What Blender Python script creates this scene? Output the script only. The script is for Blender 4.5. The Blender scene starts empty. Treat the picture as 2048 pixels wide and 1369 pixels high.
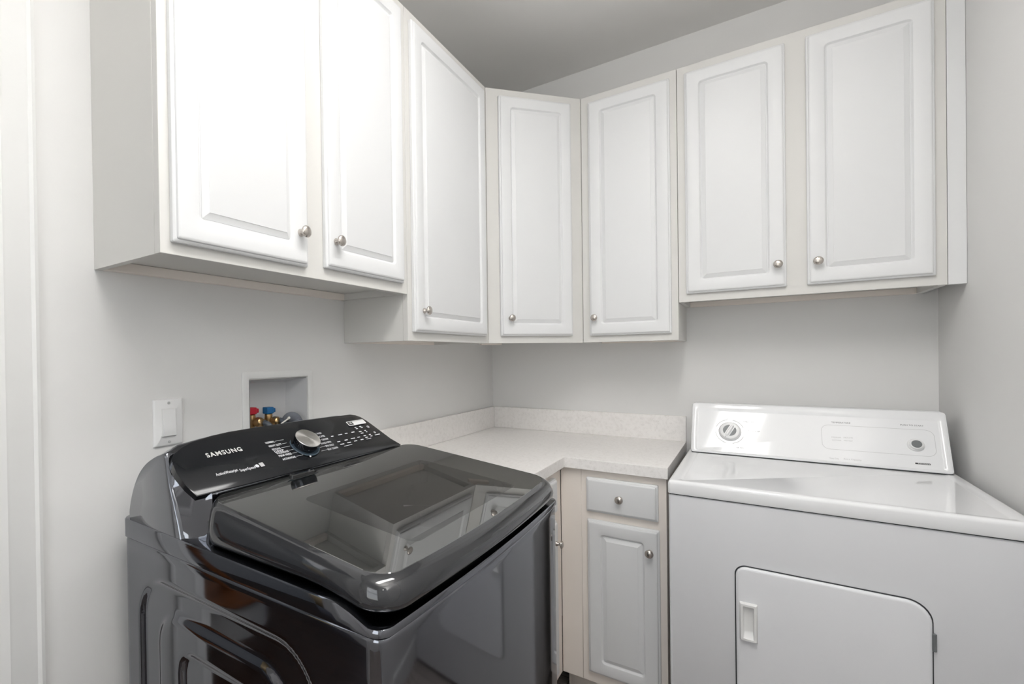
import bpy, bmesh, math, random
from math import sin, cos, pi, radians, sqrt, atan2
from mathutils import Vector, Matrix
random.seed(4)
SC = bpy.context.scene
COL = SC.collection

# ------------------------------------------------------------------ materials
def new_mat(name):
    m = bpy.data.materials.new(name); m.use_nodes = True
    nt = m.node_tree; nt.nodes.clear()
    out = nt.nodes.new('ShaderNodeOutputMaterial')
    return m, nt, out

def pmat(name, col, rough=.5, metal=0., ior=1.5, spec=.5, coat=0., vary=.02, vscale=6., bump=0., bscale=120., coatrough=.03):
    m, nt, out = new_mat(name)
    b = nt.nodes.new('ShaderNodeBsdfPrincipled')
    nt.links.new(b.outputs[0], out.inputs[0])
    tc = nt.nodes.new('ShaderNodeTexCoord')
    nz = nt.nodes.new('ShaderNodeTexNoise'); nz.inputs['Scale'].default_value = vscale; nz.inputs['Detail'].default_value = 3
    nt.links.new(tc.outputs['Object'], nz.inputs['Vector'])
    rp = nt.nodes.new('ShaderNodeValToRGB')
    a = [max(0, c*(1-vary)) for c in col]; z = [min(1, c*(1+vary)) for c in col]
    rp.color_ramp.elements[0].color = (*a, 1); rp.color_ramp.elements[1].color = (*z, 1)
    rp.color_ramp.elements[0].position = .3; rp.color_ramp.elements[1].position = .7
    nt.links.new(nz.outputs['Fac'], rp.inputs[0]); nt.links.new(rp.outputs[0], b.inputs['Base Color'])
    b.inputs['Roughness'].default_value = rough; b.inputs['Metallic'].default_value = metal
    b.inputs['IOR'].default_value = ior; b.inputs['Specular IOR Level'].default_value = spec
    b.inputs['Coat Weight'].default_value = coat; b.inputs['Coat Roughness'].default_value = coatrough
    if bump:
        n2 = nt.nodes.new('ShaderNodeTexNoise'); n2.inputs['Scale'].default_value = bscale; n2.inputs['Detail'].default_value = 4
        nt.links.new(tc.outputs['Object'], n2.inputs['Vector'])
        bp = nt.nodes.new('ShaderNodeBump'); bp.inputs['Strength'].default_value = bump; bp.inputs['Distance'].default_value = .002
        nt.links.new(n2.outputs['Fac'], bp.inputs['Height']); nt.links.new(bp.outputs[0], b.inputs['Normal'])
    return m

def emat(name, col, strength):
    m, nt, out = new_mat(name)
    e = nt.nodes.new('ShaderNodeEmission'); e.inputs[0].default_value = (*col, 1); e.inputs[1].default_value = strength
    nt.links.new(e.outputs[0], out.inputs[0]); return m

def glassmat(name, tint, ior=1.5, rough=0.0):
    m, nt, out = new_mat(name)
    t = nt.nodes.new('ShaderNodeBsdfTransparent'); t.inputs[0].default_value = (*tint, 1)
    g = nt.nodes.new('ShaderNodeBsdfGlossy'); g.inputs['Roughness'].default_value = rough; g.inputs[0].default_value = (1, 1, 1, 1)
    f = nt.nodes.new('ShaderNodeFresnel')
    # thin pane: the same reflectance from both sides
    ge = nt.nodes.new('ShaderNodeNewGeometry'); iv = nt.nodes.new('ShaderNodeMath'); iv.operation = 'MULTIPLY_ADD'
    iv.inputs[1].default_value = 1/ior-ior; iv.inputs[2].default_value = ior
    nt.links.new(ge.outputs['Backfacing'], iv.inputs[0]); nt.links.new(iv.outputs[0], f.inputs[0])
    mx = nt.nodes.new('ShaderNodeMixShader')
    nt.links.new(f.outputs[0], mx.inputs[0]); nt.links.new(t.outputs[0], mx.inputs[1]); nt.links.new(g.outputs[0], mx.inputs[2])
    nt.links.new(mx.outputs[0], out.inputs[0]); return m

def laminate_mat():
    m, nt, out = new_mat('speckled_laminate')
    b = nt.nodes.new('ShaderNodeBsdfPrincipled'); nt.links.new(b.outputs[0], out.inputs[0])
    tc = nt.nodes.new('ShaderNodeTexCoord')
    n1 = nt.nodes.new('ShaderNodeTexNoise'); n1.inputs['Scale'].default_value = 420; n1.inputs['Detail'].default_value = 2
    n2 = nt.nodes.new('ShaderNodeTexNoise'); n2.inputs['Scale'].default_value = 90; n2.inputs['Detail'].default_value = 5
    mx = nt.nodes.new('ShaderNodeMath'); mx.operation = 'ADD'
    nt.links.new(tc.outputs['Object'], n1.inputs['Vector']); nt.links.new(tc.outputs['Object'], n2.inputs['Vector'])
    nt.links.new(n1.outputs['Fac'], mx.inputs[0]); nt.links.new(n2.outputs['Fac'], mx.inputs[1])
    rp = nt.nodes.new('ShaderNodeValToRGB')
    e = rp.color_ramp.elements
    e[0].position = .38; e[0].color = (.81, .785, .76, 1)
    e[1].position = .62; e[1].color = (.93, .905, .885, 1)
    x = e.new(.47); x.color = (.90, .875, .855, 1)
    hf = nt.nodes.new('ShaderNodeMath'); hf.operation = 'MULTIPLY'; hf.inputs[1].default_value = .5
    nt.links.new(mx.outputs[0], hf.inputs[0]); nt.links.new(hf.outputs[0], rp.inputs[0])
    nt.links.new(rp.outputs[0], b.inputs['Base Color']); b.inputs['Roughness'].default_value = .38
    return m

def plank_mat(name, c0, c1, scale, rough):
    m, nt, out = new_mat(name)
    b = nt.nodes.new('ShaderNodeBsdfPrincipled'); nt.links.new(b.outputs[0], out.inputs[0])
    tc = nt.nodes.new('ShaderNodeTexCoord')
    br = nt.nodes.new('ShaderNodeTexBrick'); br.inputs['Scale'].default_value = scale
    br.inputs['Color1'].default_value = (*c0, 1); br.inputs['Color2'].default_value = (*c1, 1); br.inputs['Mortar'].default_value = (c0[0]*.4, c0[1]*.4, c0[2]*.4, 1)
    br.inputs['Mortar Size'].default_value = .004; br.inputs['Brick Width'].default_value = 1.4; br.inputs['Row Height'].default_value = .14
    nt.links.new(tc.outputs['Object'], br.inputs['Vector'])
    mp = nt.nodes.new('ShaderNodeMapping'); mp.inputs['Scale'].default_value = (2, 30, 2)
    nz = nt.nodes.new('ShaderNodeTexNoise'); nz.inputs['Scale'].default_value = 4; nz.inputs['Detail'].default_value = 6
    nt.links.new(tc.outputs['Object'], mp.inputs[0]); nt.links.new(mp.outputs[0], nz.inputs['Vector'])
    mx = nt.nodes.new('ShaderNodeMix'); mx.data_type = 'RGBA'; mx.blend_type = 'MULTIPLY'; mx.inputs[0].default_value = .5
    nt.links.new(br.outputs[0], mx.inputs[6]); nt.links.new(nz.outputs[0], mx.inputs[7])
    nt.links.new(mx.outputs[2], b.inputs['Base Color']); b.inputs['Roughness'].default_value = rough
    return m

def spun_steel_mat():
    m, nt, out = new_mat('spun_steel')
    b = nt.nodes.new('ShaderNodeBsdfPrincipled'); nt.links.new(b.outputs[0], out.inputs[0])
    b.inputs['Base Color'].default_value = (.80, .78, .75, 1); b.inputs['Metallic'].default_value = 1; b.inputs['Roughness'].default_value = .28
    b.inputs['Anisotropic'].default_value = .85
    t = nt.nodes.new('ShaderNodeTangent'); t.direction_type = 'RADIAL'; t.axis = 'Z'
    nt.links.new(t.outputs[0], b.inputs['Tangent'])
    return m

M = {}
M['wall'] = pmat('wall_paint', (.79, .785, .775), .75, spec=.3, vary=.01, vscale=2, bump=.05, bscale=300)
M['ceiling'] = pmat('ceiling_paint', (.82, .81, .795), .85, spec=.2, vary=.01, vscale=2)
M['trim'] = pmat('white_trim_paint', (.80, .80, .79), .4, vary=.008)
M['door'] = pmat('white_thermofoil', (.76, .766, .772), .42, vary=.005, spec=.4)
M['carcass'] = pmat('cream_white_melamine', (.69, .68, .655), .5, vary=.01, vscale=4, spec=.4)
M['base'] = pmat('cream_melamine', (.90, .835, .775), .5, vary=.015, vscale=4, spec=.4)
M['seam'] = pmat('dark_seam', (.30, .27, .24), .7)
M['laminate'] = laminate_mat()
M['nickel'] = pmat('brushed_nickel', (.56, .52, .48), .27, metal=1, vary=.03, vscale=40)
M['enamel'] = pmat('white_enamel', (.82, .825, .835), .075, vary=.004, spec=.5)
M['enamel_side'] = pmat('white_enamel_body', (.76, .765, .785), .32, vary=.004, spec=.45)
M['gap'] = pmat('dark_gap', (.03, .032, .036), .6)
M['plastic'] = pmat('white_plastic', (.79, .79, .78), .35, vary=.005)
M['plastic_hi'] = pmat('bright_white_plastic', (.85, .85, .85), .3, vary=.005)
M['greyplastic'] = pmat('grey_plastic', (.15, .16, .165), .35, vary=.02)
M['ink'] = pmat('grey_ink', (.16, .16, .17), .6)
M['inklight'] = pmat('pale_grey_ink', (.48, .48, .48), .6)
M['blackink'] = pmat('black_ink', (.02, .02, .02), .5)
M['whiteink'] = pmat('white_ink', (.72, .73, .76), .5)
M['silverink'] = pmat('silver_ink', (.62, .62, .60), .4)
M['blackst'] = pmat('black_stainless', (.20, .206, .226), .06, metal=1, vary=.02, vscale=3)
M['blackgloss'] = pmat('black_gloss_plastic', (.012, .012, .013), .07, ior=1.6, spec=.6, coat=.6, vary=.02)
M['lidgloss'] = pmat('dark_grey_gloss', (.022, .023, .026), .08, ior=1.55, spec=.55, coat=.35, vary=.02, coatrough=.02)
M['panelblack'] = pmat('black_glass_panel', (.012, .013, .015), .12, ior=1.45, spec=.45, vary=.02)
M['frit'] = pmat('black_backed_glass', (.010, .011, .011), .010, ior=2.8, spec=.5, coat=.3, coatrough=.0, vary=.01)
M['lidglass'] = glassmat('tinted_glass', (.62, .64, .64), ior=2.3)
M['tub'] = pmat('pale_grey_tub_plastic', (.85, .87, .88), .35, vary=.02)
M['drum'] = pmat('steel_drum', (.75, .76, .78), .4, metal=1, vary=.05)
M['spun'] = spun_steel_mat()
M['darkchrome'] = pmat('dark_chrome', (.12, .125, .14), .15, metal=1)
M['bluegrey'] = pmat('blue_grey_ring', (.05, .075, .10), .25)
M['red'] = pmat('red_handle', (.55, .01, .03), .4, vary=.05)
M['blue'] = pmat('blue_handle', (.01, .14, .36), .4, vary=.05)
M['brass'] = pmat('brass', (.52, .35, .17), .3, metal=1, vary=.1, vscale=60)
M['hose'] = pmat('dark_grey_rubber', (.055, .065, .08), .5, vary=.05)
M['hosegrey'] = pmat('grey_corrugated_hose', (.22, .235, .27), .5, vary=.03)
M['ziptie'] = pmat('white_nylon', (.68, .66, .62), .4)
M['boxwhite'] = pmat('outlet_box_plastic', (.70, .70, .71), .4, vary=.005)
M['vinyl'] = plank_mat('taupe_vinyl_floor', (.42, .37, .34), (.47, .415, .38), 2.5, .4)
M['hardwood'] = plank_mat('dark_hardwood', (.060, .028, .018), (.085, .040, .026), 2.5, .25)
M['wood'] = pmat('stained_oak', (.30, .11, .04), .35, vary=.25, vscale=9)
M['lampon'] = emat('lit_lamp_lens', (1, .985, .965), 20.5)
M['winglass'] = glassmat('window_glass', (.96, .97, .97), ior=1.45)

# ------------------------------------------------------------------ mesh builder
class MB:
    def __init__(s): s.v = []; s.f = []
    def add(s, vs, fs):
        o = len(s.v); s.v += [tuple(v) for v in vs]; s.f += [tuple(i+o for i in f) for f in fs]; return s
    def box(s, x0, x1, y0, y1, z0, z1):
        x0, x1 = sorted((x0, x1)); y0, y1 = sorted((y0, y1)); z0, z1 = sorted((z0, z1))
        vs = [(x, y, z) for z in (z0, z1) for y in (y0, y1) for x in (x0, x1)]
        return s.add(vs, [(0, 2, 3, 1), (4, 5, 7, 6), (0, 1, 5, 4), (2, 6, 7, 3), (0, 4, 6, 2), (1, 3, 7, 5)])
    def loft(s, rings, cap0=True, cap1=True, closed=True):
        n = len(rings[0]); vs = [p for r in rings for p in r]; fs = []
        for k in range(len(rings)-1):
            for i in range(n if closed else n-1):
                j = (i+1) % n
                fs.append((k*n+i, k*n+j, (k+1)*n+j, (k+1)*n+i))
        if cap0: fs.append(tuple(range(n))[::-1])
        if cap1: fs.append(tuple((len(rings)-1)*n+i for i in range(n)))
        return s.add(vs, fs)
    def lathe(s, prof, org, ax, n=28, cap=True):
        ax = Vector(ax).normalized(); a = ax.orthogonal().normalized(); b = ax.cross(a); o = Vector(org)
        rings = [[o+ax*h+(a*cos(2*pi*i/n)+b*sin(2*pi*i/n))*max(r, 1e-5) for i in range(n)] for r, h in prof]
        return s.loft(rings, cap, cap)
    def tube(s, path, r, n=12):
        path = [Vector(p) for p in path]; rings = []; ref = None
        for k, p in enumerate(path):
            t = (path[min(k+1, len(path)-1)]-path[max(k-1, 0)]).normalized()
            if ref is None: ref = t.orthogonal().normalized()
            a = (ref-t*ref.dot(t)).normalized(); ref = a; b = t.cross(a)
            rr = r(k/(len(path)-1)) if callable(r) else r
            rings.append([p+(a*cos(2*pi*i/n)+b*sin(2*pi*i/n))*rr for i in range(n)])
        return s.loft(rings)
    def prism(s, poly, z0, z1):
        return s.loft([[(x, y, z0) for x, y in poly], [(x, y, z1) for x, y in poly]])
    def xf(s, m):
        s.v = [tuple(m @ Vector(v)) for v in s.v]; return s
    def build(s, name, mat, parent=None, bevel=0, seg=2, smooth=35, recalc=True):
        me = bpy.data.meshes.new(name); me.from_pydata(s.v, [], s.f); me.update()
        bm = bmesh.new(); bm.from_mesh(me)
        bmesh.ops.remove_doubles(bm, verts=bm.verts, dist=1e-6)
        if recalc: bmesh.ops.recalc_face_normals(bm, faces=bm.faces)
        bm.to_mesh(me); bm.free()
        me.materials.append(mat)
        me.polygons.foreach_set('use_smooth', [True]*len(me.polygons))
        me.set_sharp_from_angle(angle=radians(smooth))
        o = bpy.data.objects.new(name, me); COL.objects.link(o)
        if parent: o.parent = parent
        if bevel:
            md = o.modifiers.new('bevel', 'BEVEL'); md.width = bevel; md.segments = seg; md.limit_method = 'ANGLE'; md.angle_limit = radians(40); md.harden_normals = False
        return o

def thing(name, label, cat, loc=(0, 0, 0), rz=0, group=None):
    o = bpy.data.objects.new(name, None); COL.objects.link(o); o.empty_display_size = .05
    o.location = loc; o.rotation_euler = (0, 0, rz); o['label'] = label; o['category'] = cat
    if group: o['group'] = group
    return o
def struct(o, label=None):
    o['kind'] = 'structure'
    if label: o['label'] = label
    return o

def rr(x0, x1, y0, y1, r, n=6, m=1, bow=0):
    """rounded rectangle outline, ccw, m pieces per straight edge; bow pushes the x1 edge outward"""
    r = max(min(r, (x1-x0)/2-1e-4, (y1-y0)/2-1e-4), 1e-4)
    if isinstance(m, int): m = (m,)*4
    P = []
    cs = [(x1-r, y0+r, -pi/2), (x1-r, y1-r, 0), (x0+r, y1-r, pi/2), (x0+r, y0+r, pi)]
    for k, (cx, cy, a0) in enumerate(cs):
        arc = [(cx+r*cos(a0+pi/2*i/n), cy+r*sin(a0+pi/2*i/n)) for i in range(n+1)]
        P += arc
        nx, ny, na = cs[(k+1) % 4]; q = (nx+r*cos(na), ny+r*sin(na)); p = arc[-1]
        mm = m[k]
        P += [(p[0]+(q[0]-p[0])*i/mm, p[1]+(q[1]-p[1])*i/mm) for i in range(1, mm)]
    if bow:
        yc = (y0+y1)/2; h = (y1-y0)/2
        P = [(x+bow*(1-((y-yc)/h)**2)*max(0, (x-x0)/(x1-x0))**2, y) for x, y in P]
    return P

def fontmesh(s, size, bold=0.0, space=1.0):
    cu = bpy.data.curves.new('t', 'FONT'); cu.body = s; cu.size = 1; cu.align_x = 'LEFT'; cu.offset = bold; cu.space_character = space; cu.resolution_u = 3
    o = bpy.data.objects.new('t', cu); COL.objects.link(o)
    dg = bpy.context.evaluated_depsgraph_get(); dg.update()
    me = bpy.data.meshes.new_from_object(o.evaluated_get(dg))
    vs = [tuple(v.co) for v in me.vertices]; fs = [tuple(p.vertices) for p in me.polygons]
    bpy.data.objects.remove(o); bpy.data.curves.remove(cu); bpy.data.meshes.remove(me)
    return vs, fs
def add_text(mb, s, x0, x1, y0, h, frame, bold=.0, lift=.0004, space=1.0):
    """text filling x0..x1 along u, baseline y0, cap height h; frame = (O,u,v,n)"""
    vs, fs = fontmesh(s, 1, bold, space)
    if not vs: return
    a = min(v[0] for v in vs); b = max(v[0] for v in vs); c = max(v[1] for v in vs); d0 = 0.0
    O, u, v, n = frame
    th = .0003
    P = [O+u*(x0+(q[0]-a)/(b-a)*(x1-x0))+v*(y0+(q[1]-d0)/(c-d0)*h)+n*lift for q in vs]
    mb.add(P, fs)

# ------------------------------------------------------------------ camera
C = Vector((1.18497, -2.39369, 1.34112))
yaw, pitch, roll = .5959, -.0057, -.0137
f = Vector((-sin(yaw), cos(yaw), 0)); r = Vector((cos(yaw), sin(yaw), 0)); u = Vector((0, 0, 1))
f, u = cos(pitch)*f+sin(pitch)*u, cos(pitch)*u-sin(pitch)*f
r, u = cos(roll)*r+sin(roll)*u, cos(roll)*u-sin(roll)*r
cd = bpy.data.cameras.new('camera'); cam = bpy.data.objects.new('camera', cd); COL.objects.link(cam)
cam.matrix_world = Matrix(((r.x, u.x, -f.x, C.x), (r.y, u.y, -f.y, C.y), (r.z, u.z, -f.z, C.z), (0, 0, 0, 1)))
cd.sensor_fit = 'HORIZONTAL'; cd.sensor_width = 36; cd.lens = 951.3557/2048*36
cd.shift_x = 169.67/2048; cd.shift_y = 34.53/2048; cd.clip_start = .02
SC.camera = cam

# ------------------------------------------------------------------ room shell
W, HC = 1.7345, 2.7433
YF = -3.45
DY0, DY1, DH = -2.115, -2.95, 2.04          # doorway in the left wall
def wall_holes(fixed, axis, t, a0, a1, z0, z1, holes):
    """wall slab with rectangular holes, in one mesh. holes=(a0,a1,z0,z1); slab between fixed and fixed+t"""
    As = sorted({a0, a1, *[h[0] for h in holes], *[h[1] for h in holes]}); Zs = sorted({z0, z1, *[h[2] for h in holes], *[h[3] for h in holes]})
    mb = MB()
    for i in range(len(As)-1):
        for k in range(len(Zs)-1):
            ca, cz = (As[i]+As[i+1])/2, (Zs[k]+Zs[k+1])/2
            if any(h[0] < ca < h[1] and h[2] < cz < h[3] for h in holes): continue
            if axis == 'x': mb.box(fixed, fixed+t, As[i], As[i+1], Zs[k], Zs[k+1])
            else: mb.box(As[i], As[i+1], fixed, fixed+t, Zs[k], Zs[k+1])
    return mb
HB = (-1.556, -1.343, 1.085, 1.281)          # hole of the outlet box
WY0, WY1, WZ0, WZ1 = -3.05, -2.45, 1.78, 2.42
struct(wall_holes(0, 'x', -.12, YF-.12, .12, 0, HC, [(DY1, DY0, -1, DH), HB]).build('wall_left', M['wall'], smooth=10))
struct(MB().box(0, W+.12, 0, .12, 0, HC).build('wall_back', M['wall']))
struct(wall_holes(W, 'x', .12, YF-.12, 0, 0, HC, [(WY0, WY1, WZ0, WZ1)]).build('wall_right', M['wall'], smooth=10))
FX0, FX1, FZ0, FZ1 = .62, 1.66, .95, 2.35
struct(wall_holes(YF-.12, 'y', .12, 0, W, 0, HC, [(FX0, FX1, FZ0, FZ1)]).build('wall_front', M['wall'], smooth=10))
struct(MB().box(-.12, W+.12, YF-.12, .12, HC, HC+.1).build('ceiling', M['ceiling']))
struct(MB().box(-.06, W+.12, YF-.12, .12, -.1, 0).build('floor', M['vinyl']))
# door casing round the doorway
def casing(y0, y1, z0, z1, horizontal=False):
    mb = MB()
    prof = [(0, 0), (0, .011), (.006, .013), (.012, .010), (.018, .012), (.05, .016), (.056, .019), (.075, .019), (.08, .016), (.08, 0)]
    rings = []
    for z in (z0, z1):
        rings.append([(x, y0+(y1-y0)*a/.08, z) for a, x in prof])
    return mb.loft(rings)
mb = casing(DY0+.074, DY0-.006, 0, DH+.08)
mb.v += []
k = casing(DY1-.074, DY1+.006, 0, DH+.08); mb.add(k.v, k.f)
mb.box(0, .018, DY1, DY0, DH, DH+.08)
struct(mb.build('trim_1', M['trim'], smooth=25), 'white moulded casing round the doorway at the left edge')
struct(MB().box(-.125, .004, DY0-.015, DY0, 0, DH).box(-.125, .004, DY1, DY1+.015, 0, DH).box(-.125, .004, DY1, DY0, DH-.015, DH).build('trim_2', M['trim']), 'white door jamb')
struct(MB().box(0, .014, DY0+.074, -.0, 0, .1).build('baseboard_left', M['trim'], bevel=.003))
struct(MB().box(W-.014, W, YF, 0, 0, .1).build('baseboard_right', M['trim'], bevel=.003))
struct(MB().box(.014, W-.014, YF, YF+.014, 0, .1).build('baseboard_front', M['trim'], bevel=.003))
# added high window on the right wall, an opening for side light
wn = MB()
for a in ((WY0, WY0+.035, WZ0, WZ1), (WY1-.035, WY1, WZ0, WZ1), (WY0, WY1, WZ0, WZ0+.035), (WY0, WY1, WZ1-.035, WZ1)):
    wn.box(W+.03, W+.08, *a)
wo = struct(wn.build('added_window_1', M['trim'], bevel=.003), 'small high window added in the right wall for side light')
MB().box(W+.052, W+.056, WY0+.03, WY1-.03, WZ0+.03, WZ1-.03).build('pane', M['winglass'], wo)

wn = MB()  # added window behind the camera, lets the front fill light in
for a in ((FX0, FX0+.04, FZ0, FZ1), (FX1-.04, FX1, FZ0, FZ1), (FX0, FX1, FZ0, FZ0+.04), (FX0, FX1, FZ1-.04, FZ1), (FX0, FX1, 1.66, 1.69)):
    wn.box(a[0], a[1], YF-.08, YF-.03, a[2], a[3])
wo = struct(wn.build('added_window_2', M['trim'], bevel=.003), 'window added in the wall behind the camera for front fill light')
MB().box(FX0+.035, FX1-.035, YF-.056, YF-.052, FZ0+.035, FZ1-.035).build('pane', M['winglass'], wo)

# hallway seen only as a reflection in the washer
struct(MB().box(-3.2, -.06, -5.2, -.9, -.1, -.001).build('floor_hall', M['hardwood']))
struct(MB().box(-2.35, -2.25, -5.2, -.9, 0, HC).build('wall_hall', M['wall']))
struct(MB().box(-2.35, -.12, -.9, -.8, 0, HC).build('wall_hall_end', M['wall']))
struct(MB().box(-2.35, -.12, -5.2, -.8, HC, HC+.1).build('ceiling_hall', M['ceiling']))

t = thing('stair_step', 'white bullnose starting step with a brown tread in the hallway, seen reflected in the washer', 'stair step', (-.98, -2.86, 0))
MB().lathe([(.17, 0), (.17, .165)], (0, 0, 0), (0, 0, 1), 40).build('riser', M['trim'], t)
MB().lathe([(.19, .1655), (.20, .172), (.20, .188), (.19, .195)], (0, 0, 0), (0, 0, 1), 40).build('tread', M['wood'], t)
nw = MB().lathe([(.05, .1955), (.05, .22), (.035, .25), (.05, .32), (.055, .40), (.035, .55), (.028, .8), (.04, .86), (.03, .9), (.045, .96), (.0, 1.0)], (-.98, -2.86, 0), (0, 0, 1), 28).build('newel_post', M['wood'])
nw['label'] = 'turned brown newel post on the bullnose step, seen reflected in the washer'; nw['category'] = 'newel post'

# ------------------------------------------------------------------ panelled doors, knobs, cabinets
def door_mesh(x0, x1, z0, z1, yf, th=.019, panel=True):
    """front faces -y, back at yf"""
    prof = [(0, 0, .004), (0, th-.0095, .004), (.0015, th-.0075, .005), (.004, th-.0062, .005), (.0055, th-.006, .005), (.0058, th-.0045, .004), (.007, th-.0020, .005), (.0095, th-.0004, .005), (.012, th, .005)]
    if panel:
        prof += [(.046, th, .014), (.0485, th-.0012, .013), (.051, th-.0055, .012), (.0535, th-.0078, .010), (.0555, th-.0078, .006), (.0562, th-.0068, .002), (.069, th-.0012, .0006), (.0695, th-.0004, .0006), (.0705, th-.0002, .0006)]
    mb = MB(); rings = []
    for ins, h, rad in prof:
        rings.append([(x, yf-h, z) for x, z in rr(x0+ins, x1-ins, z0+ins, z1-ins, rad, 5)])
    return mb.loft(rings)
KPROF = [(.0095, 0), (.0095, .002), (.0078, .0055), (.0058, .009), (.0052, .013), (.0062, .0155), (.0105, .0172), (.0140, .0190), (.0150, .0212), (.0146, .0235), (.0125, .0258), (.0090, .0275), (.0045, .0285), (.0, .0288)]
def knob(parent, x, z, y):
    return MB().lathe([(a*.95, b*.95) for a, b in KPROF], (x, y, z), (0, -1, 0), 28).build('knob', M['nickel'], parent, smooth=50)

def wall_cabinet(label, loc, rz, w, d, z0, z1, doors, left_lip=True, extra=None, mat='carcass'):
    """local frame: x right, back at y=0, front at y=-d, z=0 is the bottom edge (loc.z)"""
    t = thing('wall_cabinet', label, 'cabinet', loc, rz, 'white wall cabinets')
    h = z1-z0; m = M[mat]
    mb = MB()
    mb.box(0, .016, -d+.019, -.0005, 0, h).box(w-.016, w, -d+.019, -.0005, 0, h)
    mb.box(.016, w-.016, -d+.019, -.0005, .022, .036).box(.016, w-.016, -d+.019, -.0005, h-.016, h)
    mb.box(.016, w-.016, -.006, -.0005, .036, h-.016)
    mb.build('body', m, t, bevel=.0006, seg=1)
    MB().box(.016, w-.016, -.020, -.0005, 0, .0215).build('hanging_rail', M['base'], t, bevel=.0008, seg=1)
    MB().box(0.0006, w-.0006, -d, -d+.019, 0.0004, h).build('face_frame', m, t, bevel=.0009)
    for (a, b, c, e, kx, kz) in doors:
        dr = door_mesh(a, b, c, e, -d-.001).build('door', M['door'], t, smooth=28)
        knob(dr, kx, kz, -d-.020)
    return t

ZB2, ZB1, ZT = 1.541, 1.3926, 2.4622
DL, DR = .2798, .2752
Y1, Y2, SY = -1.939, -1.1669, -.6011
SX, X2, X3 = .5792, .9545, 1.6929
lx = lambda y: y-Y1
wall_cabinet('white two-door wall cabinet above the black washer, its side panel next to the doorway', (0, Y1, ZB2), pi/2, Y2-Y1, DL, ZB2, ZT,
    [(lx(-1.9195), lx(-1.5895), .023, ZT-ZB2-.032, lx(-1.619), 1.641-ZB2), (lx(-1.530), lx(-1.198), .031, ZT-ZB2-.032, lx(-1.501), 1.642-ZB2)])
lx = lambda y: y-Y2
wall_cabinet('tall white single-door wall cabinet on the left wall, just left of the corner cabinet', (0, Y2, ZB1), pi/2, SY-Y2-.0005, DL, ZB1, ZT,
    [(lx(-1.144), lx(-.638), .0286, ZT-ZB1-.032, lx(-1.101), 1.492-ZB1)])
wall_cabinet('tall white single-door wall cabinet on the back wall, just right of the corner cabinet', (SX+.0005, 0, ZB1), 0, X2-SX-.001, DR, ZB1, ZT,
    [(.6115-SX, .929-SX, .0286, ZT-ZB1-.032, .636-SX, 1.497-ZB1)])
t = wall_cabinet('white two-door wall cabinet above the white dryer, with a filler strip against the right wall', (X2, 0, ZB2), 0, X3-X2, DR, ZB2, ZT,
    [(.982-X2, 1.295-X2, .031, ZT-ZB2-.032, 1.270-X2, 1.650-ZB2), (1.353-X2, 1.665-X2, .031, ZT-ZB2-.032, 1.380-X2, 1.648-ZB2)])
MB().box(X3-X2+.0006, W-X2-.0006, -DR+.0004, -DR+.017, .0004, ZT-ZB2).build('filler_strip', M['door'], t, bevel=.0009)
# corner cabinet with the diagonal face
A = Vector((DL, SY)); B = Vector((SX, -DR)); e = (B-A); L = e.length; ang = atan2(e.y, e.x); e.normalize(); nn = Vector((e.y, -e.x))
t = thing('wall_cabinet', 'tall white corner wall cabinet with one narrow diagonal door', 'cabinet', (A.x, A.y, ZB1), ang, 'white wall cabinets')
def inv(p): q = Vector(p)-A; return (q.dot(e), -q.dot(nn))
poly = [inv(q) for q in ((DL-.013, SY+.0005), (.0005, SY+.0005), (.0005, -.0005), (SX-.0005, -.0005), (SX-.0005, -DR+.013))]
h = ZT-ZB1
MB().prism(poly, .016, h).build('body', M['carcass'], t)
MB().loft([[(0.0002, 0, z), (L-.0002, 0, z), (L-.013, .0165, z), (.013, .0165, z)] for z in (0, h)]).build('face_frame', M['carcass'], t, bevel=.0008)
MB().box(-.02, .072, .03, .05, -.006, .016).build('cleat', M['base'], t)
dr = door_mesh(.054, .387, .030, h-.032, -.001).build('door', M['door'], t, smooth=28)
knob(dr, .093, 1.497-ZB1, -.020)

# ------------------------------------------------------------------ counter and base cabinets
CT, CS, CD, CE, CL = .9481, .0395, .5928, .9498, -1.188
t = thing('countertop', 'L-shaped pale speckled laminate countertop in the corner between washer and dryer', 'countertop', (0, 0, 0))
poly = [(.001, -.001), (.001, CL), (CD, CL), (CD, -CD), (CE, -CD), (CE, -.001)]
MB().prism(poly, CT-CS, CT).build('worktop', M['laminate'], t, bevel=.0012)
bt, bh = .0165, .1124
MB().box(.001, bt, CL, -.001, CT+.0002, CT+bh).build('backsplash', M['laminate'], t, bevel=.0015)
MB().box(bt+.0003, CE, -bt, -.001, CT+.0002, CT+bh).build('backsplash', M['laminate'], t, bevel=.0015)
BF = .570
UZ = CT-CS-.0005
def base_part(t, boxes, name, mat, bevel=.0008):
    mb = MB()
    for b in boxes: mb.box(*b)
    return mb.build(name, mat, t, bevel=bevel, seg=1)
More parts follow.
